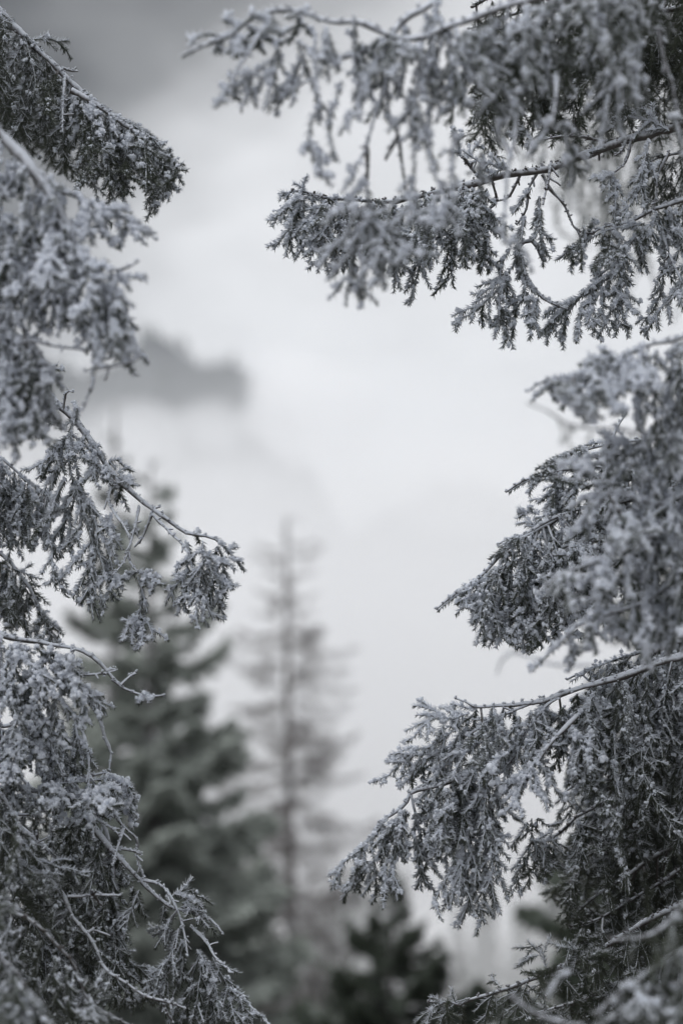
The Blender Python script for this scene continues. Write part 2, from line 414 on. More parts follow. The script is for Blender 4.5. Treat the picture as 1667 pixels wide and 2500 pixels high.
RD = 1150.0   # the wooded ridge across the valley
CREST = [(-900, 1120), (-500, 960), (-150, 880), (60, 850), (200, 890), (290, 865), (335, 808), (385, 798), (430, 826), (470, 862), (505, 888), (540, 858), (580, 872), (625, 900), (680, 915), (715, 960), (760, 1120), (850, 1300), (950, 1230), (1060, 1170), (1150, 1160), (1250, 1210), (1400, 1300), (1800, 1540), (2600, 1600)]
cx = np.array([at(x, y, RD)[0] for x, y in CREST]); cz = np.array([at(x, y, RD)[2] for x, y in CREST])
def ridge_z(x, y):
    top = float(np.interp(x, cx, cz)); b = abs(y-RD)
    return top - b*0.62 + 6*mnoise.noise(Vector((x*0.02, y*0.02, 1.7)))*min(1, b/60+0.2)
rx = list(np.linspace(-420, 420, 120)); ry = list(np.linspace(RD-420, RD+300, 60))
sheet('mountain_ridge', rx, ry, ridge_z, 'rock')

def far_wood(name, label, spots):
    g = Geo()
    for (x, y, z, h) in spots:
        n = 9; a0 = rng.random()*6.28
        for t in range(4):      # ragged tiers
            zb = z + h*(0.08+0.23*t); rr = h*0.19*(1-t*0.22)
            a = a0 + np.arange(n)*6.283/n + rng.normal()*0.3
            rad = rr*(0.6+0.6*rng.random(n))
            ring = np.stack([x+np.cos(a)*rad, y+np.sin(a)*rad, zb - rad*0.25], 1)
            tip = np.array([[x, y, zb+h*0.34]])
            i = np.arange(n); g.add(np.vstack([ring, tip]), np.stack([i, (i+1) % n, np.full(n, n)], 1), 0)
    o = link(name, g.mesh(name, ['farwood'])); o['kind'] = 'stuff'; o['label'] = label; o['category'] = 'forest'
    return o
sp = []
for _ in range(4200):
    x = rng.uniform(-400, 400); y = RD + rng.uniform(-330, 25)
    sp.append((x, y, ridge_z(x, y)-1, rng.uniform(4, 8)))
far_wood('ridge_forest', 'dark blue grey wooded mountain top rising out of the fog', sp)
sp = []
for _ in range(520):
    y = rng.uniform(92, 150); x = rng.uniform(-0.30, 0.30)*y
    if mnoise.noise(Vector((x*0.10, y*0.06, 5))) < -0.12: continue
    sp.append((x, y, ground_z(x, y)-0.3, rng.uniform(4, 7.5)))
far_wood('slope_forest', 'faint grey forest on the low rise below, fading in fog behind the larch', sp)

# ------------------------------------------------------------------ trees standing farther back
def conifer_branch(L=1.0, sprays=34, seed=0, mat=('bark', 'fir'), bl=0.085, up=0.12):
    """one bough of length 1 along +X with flat drooping side sprays made of needle fingers"""
    g = Geo(); n = 14; x = np.linspace(0, 1, n)
    P = np.stack([x, 0.03*np.sin(x*5+seed), -0.16*np.sin(x*2.2) + up*x**2], 1)
    g.tube(P, 0.016*(1-x)+0.003, 5, 0)
    B, D, Ls = [], [], []
    for j in range(sprays):
        t = 0.12 + 0.88*(j+rng.random())/sprays; p = np.array([np.interp(t, x, P[:, c]) for c in range(3)])
        sg = 1 if j % 2 else -1
        d = np.array([0.75, sg*(0.75+0.2*rng.random()), -0.15-0.25*rng.random()]); L_ = (0.36*(1-t)**0.8+0.07)*(0.7+0.6*rng.random())
        Q = shoot_path(p, d, L_, 0.10, 0.05)
        g.tube(Q, np.linspace(0.006, 0.003, len(Q)), 3, 0)
        m = int(10 + L_*110); tt = rng.random(m)*(len(Q)-1.001); i = tt.astype(int); f = (tt-i)[:, None]
        B.append(Q[i]*(1-f)+Q[i+1]*f); T = tang(Q)[i]
        D.append(T*0.8 + rng.standard_normal((m, 3))*np.array([0.5, 0.5, 0.35]) + GRAV*0.25); Ls.append(bl*(0.6+0.7*rng.random(m)))
    m = 34; tt = rng.random(m)*(n-1.001); i = tt.astype(int); f = (tt-i)[:, None]
    B.append(P[i]*(1-f)+P[i+1]*f); D.append(tang(P)[i]*0.9 + rng.standard_normal((m, 3))*0.5); Ls.append(bl*(0.7+0.6*rng.random(m)))
    B, D, Ls = np.vstack(B), np.vstack(D), np.concatenate(Ls)
    g.blades(B, D, Ls, Ls*0.17, 1)
    return g.mesh('branch', list(mat))
FIRB = [conifer_branch(seed=i*1.3) for i in range(7)]
FIRD = [conifer_branch(seed=i*1.3+0.5, mat=('bark', 'fird')) for i in range(5)]

def trunk_obj(root, H, r, mat='bark', top=0.012):
    n = 26; z = np.linspace(-0.3, H, n)
    P = np.stack([0.015*H*0.05*np.sin(z*0.9), 0.015*H*0.05*np.cos(z*0.7), z], 1)
    g = Geo(); g.tube(P, r*(1-np.linspace(0, 1, n))**0.85 + top, 10, 0, lump=0.04)
    return link('trunk', g.mesh('trunk', [mat]), root)

def fir(px_, py_, d, H, label, spread, nb=130, tilt=(35, -14), sag=1.0, name='fir_tree', group=None, lib=None):
    lib = lib or FIRB
    top = at(px_, py_, d); base = (top[0], top[1], top[2]-H)
    root = thing(name, label, 'tree', base, group)
    trunk_obj(root, H, H*0.011)
    for j in range(nb):
        t = ((j+0.6*rng.random())/nb)**0.72          # 0 at the tip
        h = H*(1-t*0.93)
        if h < H*0.06: continue
        az = j*2.39996 + rng.normal()*0.25
        Lb = spread*H*(0.035 + t**0.85)*(0.62+0.55*rng.random())
        el = math.radians(tilt[0]*(1-t)**2 + tilt[1]*min(1, t*2) + rng.normal()*6)
        o = link('branch', lib[int(rng.integers(len(lib)))], root, (0, 0, h))
        o.rotation_euler = (rng.normal()*0.15, -el, az); o.scale = (Lb, Lb*(0.8+0.4*rng.random()), Lb*(0.8+0.5*rng.random())*sag)
    return root
fir(370, 1120, 27, 13.5, 'broad dark green spruce behind the left boughs, blurred, tallest in the middle distance', 0.225, nb=300)
fir(280, 985, 34, 17.0, 'slender spruce tip poking up behind the broad dark spruce on the left', 0.13, nb=200, lib=FIRD)
fir(955, 2150, 22, 7.0, 'small young dark fir at the bottom edge right of the bare larch', 0.42, nb=300, lib=FIRD)
fir(1690, 900, 21, 12.5, 'dark green spruce seen through gaps behind the frosted right boughs', 0.22, nb=300, lib=FIRD)

for x_, y_, d_, lab in [(1120, 2300, 62, 'faint distant fir between the small fir and the right boughs'), (1010, 2330, 75, 'faint far fir tip in fog just right of the small dark fir'),
        (620, 2050, 70, 'faint far fir behind the larch, on its left side'), (830, 2170, 66, 'faint far fir behind the larch, on its right side'), (1240, 2380, 58, 'faint far fir low behind the lowest right bough'),
        (540, 2120, 60, 'faint far fir between the broad spruce and the larch'), (760, 2260, 55, 'faint far fir close beside the foot of the larch trunk'), (905, 2290, 58, 'faint far fir just left of the small dark fir')]:
    fir(x_, y_, d_, 14.0, lab, 0.19, nb=120, lib=FIRD, group='far firs on the slope')

def larch_branch(seed):
    g = Geo(); n = 14; x = np.linspace(0, 1, n)
    P = np.stack([x, 0.05*np.sin(x*6+seed), -0.10*np.sin(x*2.6)+0.03*x*x], 1)
    g.tube(P, 0.0045*(1-x)+0.0018, 4, 0)
    B, D, Ls = [], [], []
    for j in range(40):
        t = 0.10+0.9*(j+rng.random())/40; p = np.array([np.interp(t, x, P[:, c]) for c in range(3)])
        sg = 1 if j % 2 else -1
        d = np.array([0.7, sg*(0.5+0.4*rng.random()), -0.6*rng.random()+0.12]); L_ = (0.26*(1-t)+0.06)*(0.6+0.8*rng.random())
        Q = shoot_path(p, d, L_, 0.25, 0.04)
        g.tube(Q, np.linspace(0.0045, 0.0025, len(Q)), 3, 0)
        m = int(4+L_*26); tt = rng.random(m)*(len(Q)-1.001); i = tt.astype(int); f = (tt-i)[:, None]
        B.append(Q[i]*(1-f)+Q[i+1]*f); D.append(tang(Q)[i]*0.5 + rng.standard_normal((m, 3))*0.6); Ls.append(0.045*(0.6+0.9*rng.random(m)))
    B, D, Ls = np.vstack(B), np.vstack(D), np.concatenate(Ls)
    g.blades(B, D, Ls, Ls*0+0.0022, 0)
    return g.mesh('branch', ['larch'])
LARB = [larch_branch(i*1.7) for i in range(5)]
def larch(px_, py_, d, H, label, spread, nb):
    top = at(px_, py_, d); root = thing('larch_tree', label, 'tree', (top[0], top[1], top[2]-H))
    trunk_obj(root, H, H*0.0085, 'larch', 0.018)
    for j in range(nb):
        t = ((j+0.6*rng.random())/nb)**0.8; h = H*(1-t*0.92)
        Lb = spread*H*(0.06+0.42*(1-math.exp(-t/0.085))+0.25*t)*(0.40+0.62*rng.random()**1.2)
        el = math.radians(22*(1-t)**4 - 3 - 10*t + rng.normal()*7)
        o = link('branch', LARB[int(rng.integers(5))], root, (0, 0, h))
        o.rotation_euler = (rng.normal()*0.7, -el, j*2.39996 + rng.normal()*0.3); o.scale = (Lb, Lb, Lb)
    root.rotation_euler = (0, math.radians(-1.0), 0)
    return root
larch(748, 1262, 31, 15.5, 'bare leafless larch with a thin straight trunk standing in the middle', 0.18, 350)

# ------------------------------------------------------------------ the two frosted spruces that frame the view
def near_tree(label, tx, ty, H, r):
    root = thing('frosted_spruce', label, 'tree', (tx, ty, ground_z(tx, ty)))
    trunk_obj(root, H, r)
    return Tree(root, (tx, ty))
LT = near_tree('frost covered spruce whose drooping boughs fill the left edge', -2.35, 6.7, 11.5, 0.17)
RT = near_tree('frost covered spruce whose long boughs reach in from the right edge', 2.55, 6.9, 12.0, 0.19)
BT = near_tree('weeping spruce with thin hanging twigs, blurred behind the upper right boughs', 4.4, 13.2, 14.0, 0.2)
BT.root.name = 'weeping_spruce'

# boughs of the same trees outside the picture: above it and turned away from it
def spare(tree, n, zlo, zhi, az0, az1, Lb, el):
    base = tree.loc[2]
    for j in range(n):
        o = link('branch', FIRB[j % len(FIRB)], tree.root, (0, 0, zlo + (zhi-zlo)*j/n - base))
        t = j/n; s_ = Lb*(1-0.75*t)
        o.rotation_euler = (rng.normal()*0.1, -math.radians(el + rng.normal()*4), math.radians(az0 + (az1-az0)*rng.random()))
        o.scale = (s_, s_, s_*0.8)
spare(LT, 34, 0.9, 5.0, 120, 280, 2.0, -8)
spare(LT, 36, 5.0, 11.2, 0, 360, 2.1, -3)
spare(RT, 34, 0.9, 5.0, -100, 60, 2.0, -8)
spare(RT, 36, 5.2, 11.7, 0, 360, 2.2, -3)
spare(BT, 40, 5.5, 13.6, 0, 360, 2.6, -6)

# --- left spruce
bough(LT, 1, 7.15, [(-120,-60),(0,20),(60,75),(110,130),(160,190),(230,265),(310,350),(380,420),(450,480),(540,540),(640,590),(705,640),(745,720),(762,820)],
      env=[(-100,700),(0,700),(150,720),(250,850),(330,960),(400,1000),(480,1080),(540,980),(600,940),(640,960),(700,1010),(750,950),(800,950)],
      n=50, fin='light', r=0.011, tipn=0.4, s0=0.02, fill=(0.45, 1.0), side=0.06, drift=(-30, 6),
      twigs=[('m',150,180,240,180,300,225,325,285),('b',290,310,330,330,355,335),('m',330,470,350,450,400,440),('s',560,540,640,590,710,640,745,690),
             ('m',640,600,715,720,765,840,785,930),('s',600,580,680,615,735,650),('n',380,420,300,480,270,520),('b',300,340,295,450,290,600),
             ('n',640,620,680,800,690,1000),('m',700,640,740,760,785,860)])
bough(LT, 1, 7.0, [(330,410),(450,480),(560,560),(640,620),(700,700),(735,800)], env=[(300,700),(500,760),(640,800),(760,900)], n=14, fin='heavy', joined=False, r=0.006, tipn=0.8, side=0.06, dj=0.06)
bough(LT, 1, 7.9, [(-200,60),(-80,120),(40,200),(160,330),(260,480),(330,620)], env=[(-200,700),(0,720),(200,760),(400,900)], n=24, fin='thin', tipn=0.2)
# near, soft boughs
bough(LT, 1, 5.8, [(-120,470),(-40,560),(20,630),(80,680),(150,770),(240,840),(330,880),(420,930),(520,970),(620,1010),(710,1075)],
      env=[(-100,900),(100,1000),(250,1010),(330,1000),(420,1090),(480,1130),(560,1150),(620,1105),(680,1060),(720,1090)], n=15, fin='heavy', r=0.012, tipn=0.6, cheap=0.7, s0=0.15, fill=(0.35, 1.0), dj=0.12,
      twigs=[('s',540,980,560,1060,565,1140),('s',600,1000,640,1040,690,1080),('n',440,940,470,1020,465,1100),('n',360,890,400,990,390,1090),('s',520,960,600,955),('s',600,1010,620,1060,625,1100)])
bough(LT, 1, 5.7, [(20,630),(110,730),(200,860),(260,960),(310,1050),(360,1150),(420,1240),(470,1310),(520,1370),(555,1450),(575,1540)],
      env=[(0,1400),(150,1480),(250,1400),(330,1500),(420,1560),(480,1560),(560,1680),(600,1700)], n=20, fin='heavy', r=0.011, joined=False, cheap=0.7, s0=0.1, fill=(0.4, 1.0), dj=0.14,
      twigs=[('n',360,1150,340,1250,260,1380),('n',470,1310,420,1400,440,1560,445,1680),('n',520,1370,560,1500,570,1680),('n',420,1240,520,1300,560,1420),('b',420,1190,500,1232,570,1240,632,1203),
             ('n',400,1250,330,1330,340,1470),('b',540,1500,600,1600,590,1660,800-400,1700),('w',460,1330,480,1480,400,1620)])
bough(LT, 1, 5.75, [(-120,820),(-40,900),(0,980),(50,1080),(110,1200),(170,1280),(240,1330)], env=[(-80,1350),(60,1450),(200,1560),(300,1560)], n=14, fin='heavy', cheap=0.7, r=0.009,
      twigs=[('b',180,880,190,970,170,1110),('n',60,1100,40,1300,60,1440,110,1520),('n',110,1200,200,1240,300,1260)], fill=(0.35,1.0), dj=0.12)
bough(LT, 1, 5.75, [(-120,1180),(-60,1250),(0,1330),(50,1430),(100,1500),(170,1620),(230,1720)], env=[(-80,1900),(60,2050),(110,2100),(200,1950),(270,1960)], n=13, fin='heavy', cheap=0.7, r=0.008, fill=(0.35,1.0), dj=0.12,
      twigs=[('n',30,1580,40,1680,140,1790,230,1900,262,1960),('b',50,1660,120,1570,270,1600,400,1605,545,1608),('n',0,1500,40,1800,80,2100),('b',430,1730,425,1790,370,1870),('n',60,1640,30,1820,20,2060)])
# the sharp bough in the middle of the left side
bough(LT, 3, 6.9, [(-140,-180),(-20,-60),(50,10),(110,80),(160,160),(230,240),(290,310),(350,360),(400,430),(450,490),(500,560),(540,620),(600,690),(650,750),(700,790),(770,830),(850,880),(930,890),(1000,910),(1040,950),(1090,1005),(1122,1055)],
      env=[(-50,260),(60,330),(180,480),(230,420),(290,500),(360,560),(420,600),(480,650),(520,640)], n=16, fin='mid', r=0.011, tipn=0.12, dj=0.1, fill=(0.5,1.0),
      twigs=[('b',700,790,770,860,850,940,870,990),('s',500,545,550,550,580,568),('s',540,600,580,580,612,592),('s',558,620,585,635,606,648),('b',290,310,300,230,335,235),('s',350,350,352,300),
             ('m',220,190,200,130,265,100),
             ('n',330,400,270,480,210,540,140,590),('m',270,480,230,570,180,640),('m',300,440,270,540,250,610),
             ('w',340,370,330,450,320,560,345,700,300,800,250,900,200,950),('n',345,640,370,760,370,880,330,940),('n',320,600,260,700,220,800,210,900),('n',400,430,440,540,420,640),('m',440,500,420,560,460,680),
             ('w',400,660,415,760,450,880,440,1000,420,1130,430,1270),('m',440,1050,400,1140,365,1215),('n',450,960,490,1060,515,1190),('m',440,900,380,970,300,1060),('m',480,1060,540,1070,550,1110),
             ('b',520,640,495,720,515,780,560,830,600,890),('m',515,780,500,870,535,975),('s',560,830,610,880),('m',470,600,500,640,560,660),
             ('b',640,760,615,880,590,970,555,1030,510,1070),('b',590,970,608,1010,625,1050),('m',620,1050,650,1130,645,1220,635,1310,630,1430),('s',625,1055,590,1070,578,1095),('m',630,1055,690,1080,722,1112),('s',650,1075,690,1120,690,1160),
             ('m',640,1270,590,1310,570,1365),('m',645,1260,690,1320,700,1385),('s',640,1280,660,1350,645,1410),('s',635,1280,610,1340,605,1390),('m',510,1070,545,1080,555,1115),
             ('b',695,800,670,870,650,932),('s',615,880,630,870),('m',560,650,550,700,545,745),
             ('n',860,890,870,1000,840,1150,850,1240),('n',930,890,930,1000,900,1190,908,1310),('n',1000,915,980,1050,970,1225),('n',1040,955,1025,1100,1005,1240),('m',865,1050,830,1080,790,1090),('m',1000,1080,1040,1110,1065,1130),
             ('m',940,980,1000,1000,1060,1020),('s',1040,960,1085,955),('s',1085,1000,1112,1010),('s',900,885,912,870),('m',870,960,880,1060,900,1180),('m',960,960,950,1080,935,1180),
             ('b',700,780,735,762),('m',250,900,240,1000,260,1080,320,1172),('m',250,1080,220,1110,205,1125),('s',265,1090,300,1080)])
bough(LT, 3, 7.2, [(-130,440),(-20,520),(50,580),(120,640),(200,690),(222,740)], env=[(-80,900),(0,1000),(60,1000),(120,960),(160,900),(230,860)], n=18, fin='mid', r=0.008, tipn=0.4, twigs=[('m',120,640,170,720,200,790,190,870),('n',50,600,30,750,60,900,30,1000)])
bough(LT, 3, 7.3, [(-160,880),(-60,930),(30,990),(90,1080),(150,1190),(210,1270),(262,1370)], env=[(-100,1300),(0,1330),(80,1340),(150,1390),(270,1420)], n=16, fin='light', r=0.008, tipn=0.5,
      twigs=[('s',60,1040,130,1070,190,1090),('n',100,1090,160,1150,180,1250),('n',30,1000,40,1150,20,1290),('m',130,1150,120,1280,140,1380)])
# snowy sprays lower left
bough(LT, 3, 6.7, [(-150,1270),(-30,1310),(60,1350),(150,1375),(250,1410),(330,1420),(400,1450),(460,1500),(520,1566),(580,1596),(660,1616),(738,1610)], n=0, fin='heavy', r=0.008, tipn=0.0,
      twigs=[('s',660,1614,680,1630,692,1650),('b',350,1525,420,1530,470,1522,530,1505),('b',555,1575,590,1540,625,1515),('b',480,1530,500,1510,530,1500),('b',80,1420,50,1500,20,1566),('b',330,1420,350,1415),
             ('n-',60,1360,110,1460,180,1540,250,1640),('n-',150,1380,220,1460,300,1530,340,1600),('n-',100,1370,140,1480,120,1640),('n-',200,1400,280,1450,320,1500,300,1600),('w-',40,1360,60,1500,50,1640,80,1740),('n-',0,1330,10,1480,-10,1640),
             ('n-',250,1410,300,1480,380,1590,420,1640,480,1700),('w-',170,1450,220,1560,260,1680,240,1800),('n-',120,1500,100,1620,140,1720),('n-',20,1500,60,1640,130,1700),('n-',300,1540,370,1640,390,1720),('n-',220,1500,330,1560,360,1640)])
bough(LT, 5, 6.75, [(-160,60),(-60,130),(20,200),(100,190),(180,180),(240,230),(255,310),(300,420)], env=[(-100,480),(0,500),(120,470),(250,440),(330,560)], n=20, fin='heavy', r=0.008, side=0.08,
      twigs=[('n',0,210,60,240,120,280,180,330),('w',100,190,180,210,260,200),('n',60,210,20,300,0,400),('n',180,180,230,300,260,400)])
bough(LT, 5, 6.85, [(340,-60),(370,0),(400,70),(450,150),(470,230),(500,300),(495,370),(490,430)], fin='mid', joined=False, r=0.004, tipn=0.0,
      twigs=[('n',400,40,460,90,490,145),('b',345,150,380,220,400,300,415,400,420,520,435,620,440,720),('n',345,160,370,300,400,390),('n',290,170,295,280,300,400),('m',350,250,350,350,345,440)])
bough(LT, 5, 6.8, [(-150,330),(-40,400),(40,450),(110,485),(180,500),(260,465),(340,455),(410,452),(490,432),(560,460),(600,500),(624,556)],
      env=[(-100,640),(50,600),(200,580),(300,640),(420,680),(500,600),(620,600)], n=22, fin='heavy', r=0.008, tipn=0.75,
      twigs=[('n',480,440,500,510,510,600),('m',560,460,580,520,600,580),('m',540,450,590,480,615,530),('n',430,450,440,560,460,640),('n',250,470,240,540,270,600),('b',520,600,570,660,630,715,625,790,650,890),('b',530,755,585,770,640,788),('b',440,625,500,645,548,682),('b',570,665,545,760,530,830)])
bough(LT, 5, 6.85, [(330,440),(380,540),(415,600),(470,690),(530,770),(600,850),(660,920),(710,970),(780,1030),(840,1050),(900,1060),(960,1105),(996,1160)],
      env=[(400,1000),(500,1080),(600,1050),(700,1030),(800,1250),(900,1200),(1000,1180)], n=12, fin='light', r=0.0075, joined=False, tipn=0.22, fill=(0.3, 1.0),  # less frost here, darkening the lower spray as shade would
      twigs=[('b',660,905,740,925,790,980,830,1060,850,1150,862,1250),('m',790,980,850,950,915,985,942,1040),('n',830,1030,900,1030,950,1080),('m',800,970,870,990,930,1030),('m',820,1000,890,1040,960,1130),
             ('b',880,1120,940,1190,980,1260,1055,1317),('n',960,1230,1010,1320,1060,1400,1130,1450),('b',1060,1390,1130,1450,1190,1520,1240,1580),('m',780,1080,755,1140,760,1200),
             ('w',830,1100,800,1200,770,1290,690,1385),('n',850,1150,820,1300,800,1430),('n',860,1240,800,1300,740,1400,700,1450),('w',900,1200,920,1320,900,1450,930,1570),('w',960,1260,980,1400,1010,1560),('n',940,1250,960,1330,940,1450),('w',1040,1380,1060,1470,1090,1580),('n',1100,1440,1130,1520,1150,1590),
             ('n',640,950,600,1060,570,1180),('b',640,1010,600,1070,570,1160),('n',600,930,640,980,620,1010),('w',880,1350,850,1460,870,1580),('w',990,1400,960,1500,970,1600)])
bough(LT, 5, 6.6, [(-150,420),(-60,460),(0,500),(50,590),(90,700),(65,790),(130,850),(190,880),(250,920),(310,980),(340,1070),(400,1150),(440,1220),(480,1320),(570,1380),(660,1440),(780,1465),(862,1490)],
      env=[(-100,900),(0,960),(100,1000),(200,1060),(300,1110),(400,1210)], n=14, s0=0.05, fin='light', r=0.006, tipn=0.0,  # frost reduced so the colour carries the lower-left shade
      twigs=[('b',55,600,110,610,160,608,217,578),('n',60,800,150,850,240,890),('n',150,800,250,830,330,860,412,890),('b',310,980,370,975,420,962,545,970),('b',420,960,470,1020),('b',400,1150,455,1147),('n',250,940,290,1030,320,1110),('b',770,1465,800,1450),
             ('n',70,720,130,750,180,830),('n',60,790,50,860,120,940),('b',750,1470,790,1560),('b',170,690,175,740)])
bough(LT, 5, 6.9, [(470,640),(490,700),(510,850),(500,980),(540,1100),(570,1230),(580,1292)], env=[(400,1400),(480,1500),(600,1560)], n=10, fin='light', joined=False, r=0.004, tipn=0.5)  # lighter frost, shade painted by coverage
# the darker depth of the lower left, shade put in as thinner frost
for i, (y0, d_) in enumerate([(420, 7.5), (700, 7.6), (950, 7.4), (1180, 7.3), (1020, 7.0), (650, 7.1)]):
    bough(LT, 5, d_, [(-180,y0-180),(-60,y0-90),(80,y0),(200,y0+90),(310,y0+210),(400,y0+340)], env=[(-180,y0+420),(100,y0+520),(300,y0+560),(450,y0+560)], n=21, fin=['light','thin','thin','thin','light','thin'][i], r=0.008, dj=0.28, side=0.10,
          drift=(-60, 60), hgap=0.035)
bough(LT, 5, 5.6, [(-150,1180),(-40,1230),(60,1300),(130,1400),(210,1500),(260,1580)], env=[(-100,1600),(250,1700)], n=9, fin='light', r=0.005, cheap=0.7, wood='woodd')
bough(LT, 5, 6.2, [(-120,1000),(0,1060),(130,1100),(240,1200),(340,1290),(380,1400),(450,1490),(600,1570)], env=[(-100,1300),(200,1450),(400,1600)], n=12, fin='light', r=0.004, tipn=0, wood='woodd')

# --- right spruce
# near soft bough along the top
bough(RT, 2, 5.55, [(1500,-260),(1280,-170),(1100,-90),(900,-10),(700,55),(560,95),(470,110),(370,155),(250,165),(150,125),(60,92),(-60,100),(-170,62),(-270,46),(-370,62),(-450,100),(-500,150),(-560,185),(-610,200),(-670,225),(-732,256)],
      env=[(-200,250),(-100,300),(0,420),(150,500),(300,560),(500,620),(700,600),(900,560),(1100,540),(1300,500),(1600,520)], n=24, s0=0.02, fin='mid', r=0.011, tipn=0.3, cheap=0.75, fill=(0.25, 0.95), dj=0.15, wood='wood',
      twigs=[('s',-548,92,-500,108,-470,120),('s',-708,212,-665,165,-600,160,-560,180),('s',-558,188,-550,232),('s',-458,160,-480,210,-500,262),('b',-370,140,-418,232,-480,320,-520,390),('s',-520,385,-555,450,-582,495),
             ('s',-508,330,-490,430,-468,462),('n',-290,180,-300,260,-340,350,-418,462),('s',-300,262,-330,400,-342,505),('n',-220,150,-170,290,-220,400,-280,482),('b',-120,150,-130,300,-110,420,-80,480),
             ('s',-90,480,-140,560,-130,700,-82,830),('n',-128,650,-100,720,-80,810),('s',0,370,-60,600,-25,750),('s',-500,340,-420,340,-350,360),('b',-120,360,-170,370,-230,420),('n',-70,110,-60,240,-90,330),
             ('n',220,170,150,320,90,450,10,580),('n',250,200,200,400,160,540),('b',220,330,170,480,130,600,115,665,70,750),('b',115,665,130,770,130,870),('s',70,740,40,820,15,880),
             ('w',120,830,115,960,60,1150,25,1395),('n',115,980,200,1080,310,1210),('n',110,960,150,1150,165,1310),('n',100,850,20,920,-40,980),
             ('b',230,560,262,640,275,760,292,880),('b',260,620,235,690,205,740),('s',310,400,320,600,330,790),('n',330,780,310,900,285,1060),('s',400,480,400,700,430,830),('n',430,800,470,930,455,1060),
             ('n',380,180,350,380,330,560,420,720),('n',470,120,500,330,490,520),('s',520,600,505,780,510,920),('s',640,690,630,800,642,900),('n',560,110,640,260,740,360),('b',520,120,560,300,640,400,690,450),
             ('n',740,370,700,480,745,580),('n',760,420,800,480,820,530),('b',800,520,790,640,765,760,755,1000,760,1120),('s',740,1000,750,1110),('s',780,1090,830,1170,875,1245),('b',735,640,790,730),
             ('n',960,545,920,630,870,695),('n',960,545,1040,640,1070,740,1105,810),('b',985,350,980,450,970,560),
             ('w',1420,160,1300,300,1230,420,1190,540),('n',1370,250,1350,380,1345,480),('b',1455,130,1475,260,1520,400,1545,560),('s',1520,520,1550,640,1590,720),('s',850,120,830,300,850,360)])
bough(RT, 2, 5.6, [(480,-60),(400,15),(300,60),(250,110),(210,165),(150,200),(60,240),(-60,275)], env=[(-60,320),(100,380),(300,460),(500,480)], n=7, fin='mid', joined=False, r=0.007, cheap=0.7, tipn=0.4, dj=0.12)
bough(RT, 2, 5.8, [(1500,-120),(1300,-30),(1150,40),(1000,60),(850,120),(720,180),(600,220),(480,250)], env=[(400,520),(700,480),(900,560),(1200,420),(1600,420)], n=18, fin='light', r=0.009, cheap=0.8, dj=0.15, fill=(0.4,1.0))
# dark hanging depth in the top right corner
for i, (y0, d_) in enumerate([(-240, 6.9), (-120, 7.2), (30, 7.1), (160, 7.3), (-60, 7.6)]):
    bough(RT, 2, d_, [(1700,y0-30),(1500,y0+10),(1300,y0+70),(1100,y0+100),(900,y0+150),(720,y0+210),(600,y0+260)], env=[(550,y0+500),(700,y0+590),(900,y0+560),(1200,y0+600),(1450,y0+540),(1700,y0+560)], n=24, fin='thin', r=0.010,
          dj=0.25, wood='woodd', drift=(-40, 40), tipn=0.2, nlk=1.15, side=0.08)
# sharp bough with the dark bare stem
bough(RT, 2, 6.95, [(1720,520),(1600,555),(1500,585),(1340,620),(1200,655),(1060,700),(930,745),(790,790),(690,830),(560,860),(430,880),(300,908),(200,920),(100,915),(0,908),(-120,902),(-185,880),(-235,882),(-278,902)],
      env=[(-120,1180),(0,1230),(100,1250),(180,1260),(230,1345),(310,1400),(430,1360),(530,1340),(600,1310),(700,1250)], n=30, s0=0.52, fin='mid', r=0.0125, wood='woodd', tipn=0.2, fill=(0.4,1.0), dj=0.15,
      twigs=[('s',-182,880,-175,840,-165,808),('m',-188,898,-240,930,-290,985),('m',-178,915,-200,970,-228,1022),('n',-105,955,-190,1045,-258,1115),('n',-110,1030,-140,1100,-152,1160),('n',-68,1050,-95,1150,-108,1250),('n',-30,1090,-40,1170,-45,1245),('m',-238,885,-270,890,-284,912),
             ('n',-60,900,-120,990,-150,1060),('n',20,915,-60,1020,-100,1110),('n',60,920,20,1100,40,1230),('n',160,920,120,1080,180,1255),('n',280,910,260,1100,235,1340),('n',400,885,370,1150,320,1398),
             ('m',600,960,520,1040,450,1130),('m',680,960,700,1030,715,1090),('n',600,880,640,960,560,1040),('n',560,860,500,1000,420,1100,410,1230),
             ('b',1210,652,1100,625,1000,622,870,645),('n',870,640,830,600,780,640),('b',920,760,870,860,850,960,800,1025),('m',870,860,820,930,770,960),('n',850,960,800,1100,830,1250),('n',905,870,910,1000,930,1200),('b',920,800,960,875,1020,940,1060,1040,1100,1070,1152,1076),
             ('b',1330,640,1300,740,1245,800),('m',1245,800,1210,810,1185,835),('m',1250,790,1265,900,1260,1020),('m',1410,620,1385,740,1370,850,1395,970),('b',1500,700,1455,800,1440,900,1425,960),('m',1480,720,1400,800,1330,930,1270,1020),('b',1300,650,1280,680,1255,720),
             ('b',960,745,940,850,940,940),('b',1190,670,1160,710,1110,730),('b',690,830,700,930,680,960),('b',820,800,760,900,690,940),('b',640,830,590,760,545,730),('s',545,720,530,640,515,590),('s',560,740,600,690,640,640),('m',700,800,620,740,560,690),('n',780,790,720,760,650,740),
             ('m',1500,600,1430,560,1380,470),('s',1120,700,1150,690,1190,680),('n',1450,560,1300,540,1260,570)])
bough(RT, 2, 7.25, [(1740,600),(1640,650),(1540,690),(1440,715),(1360,760)], env=[(1300,900),(1450,1000),(1560,1060),(1700,1100)], n=11, fin='thin', r=0.007, wood='woodd', dj=0.15, side=0.07, drift=(-20, 20))
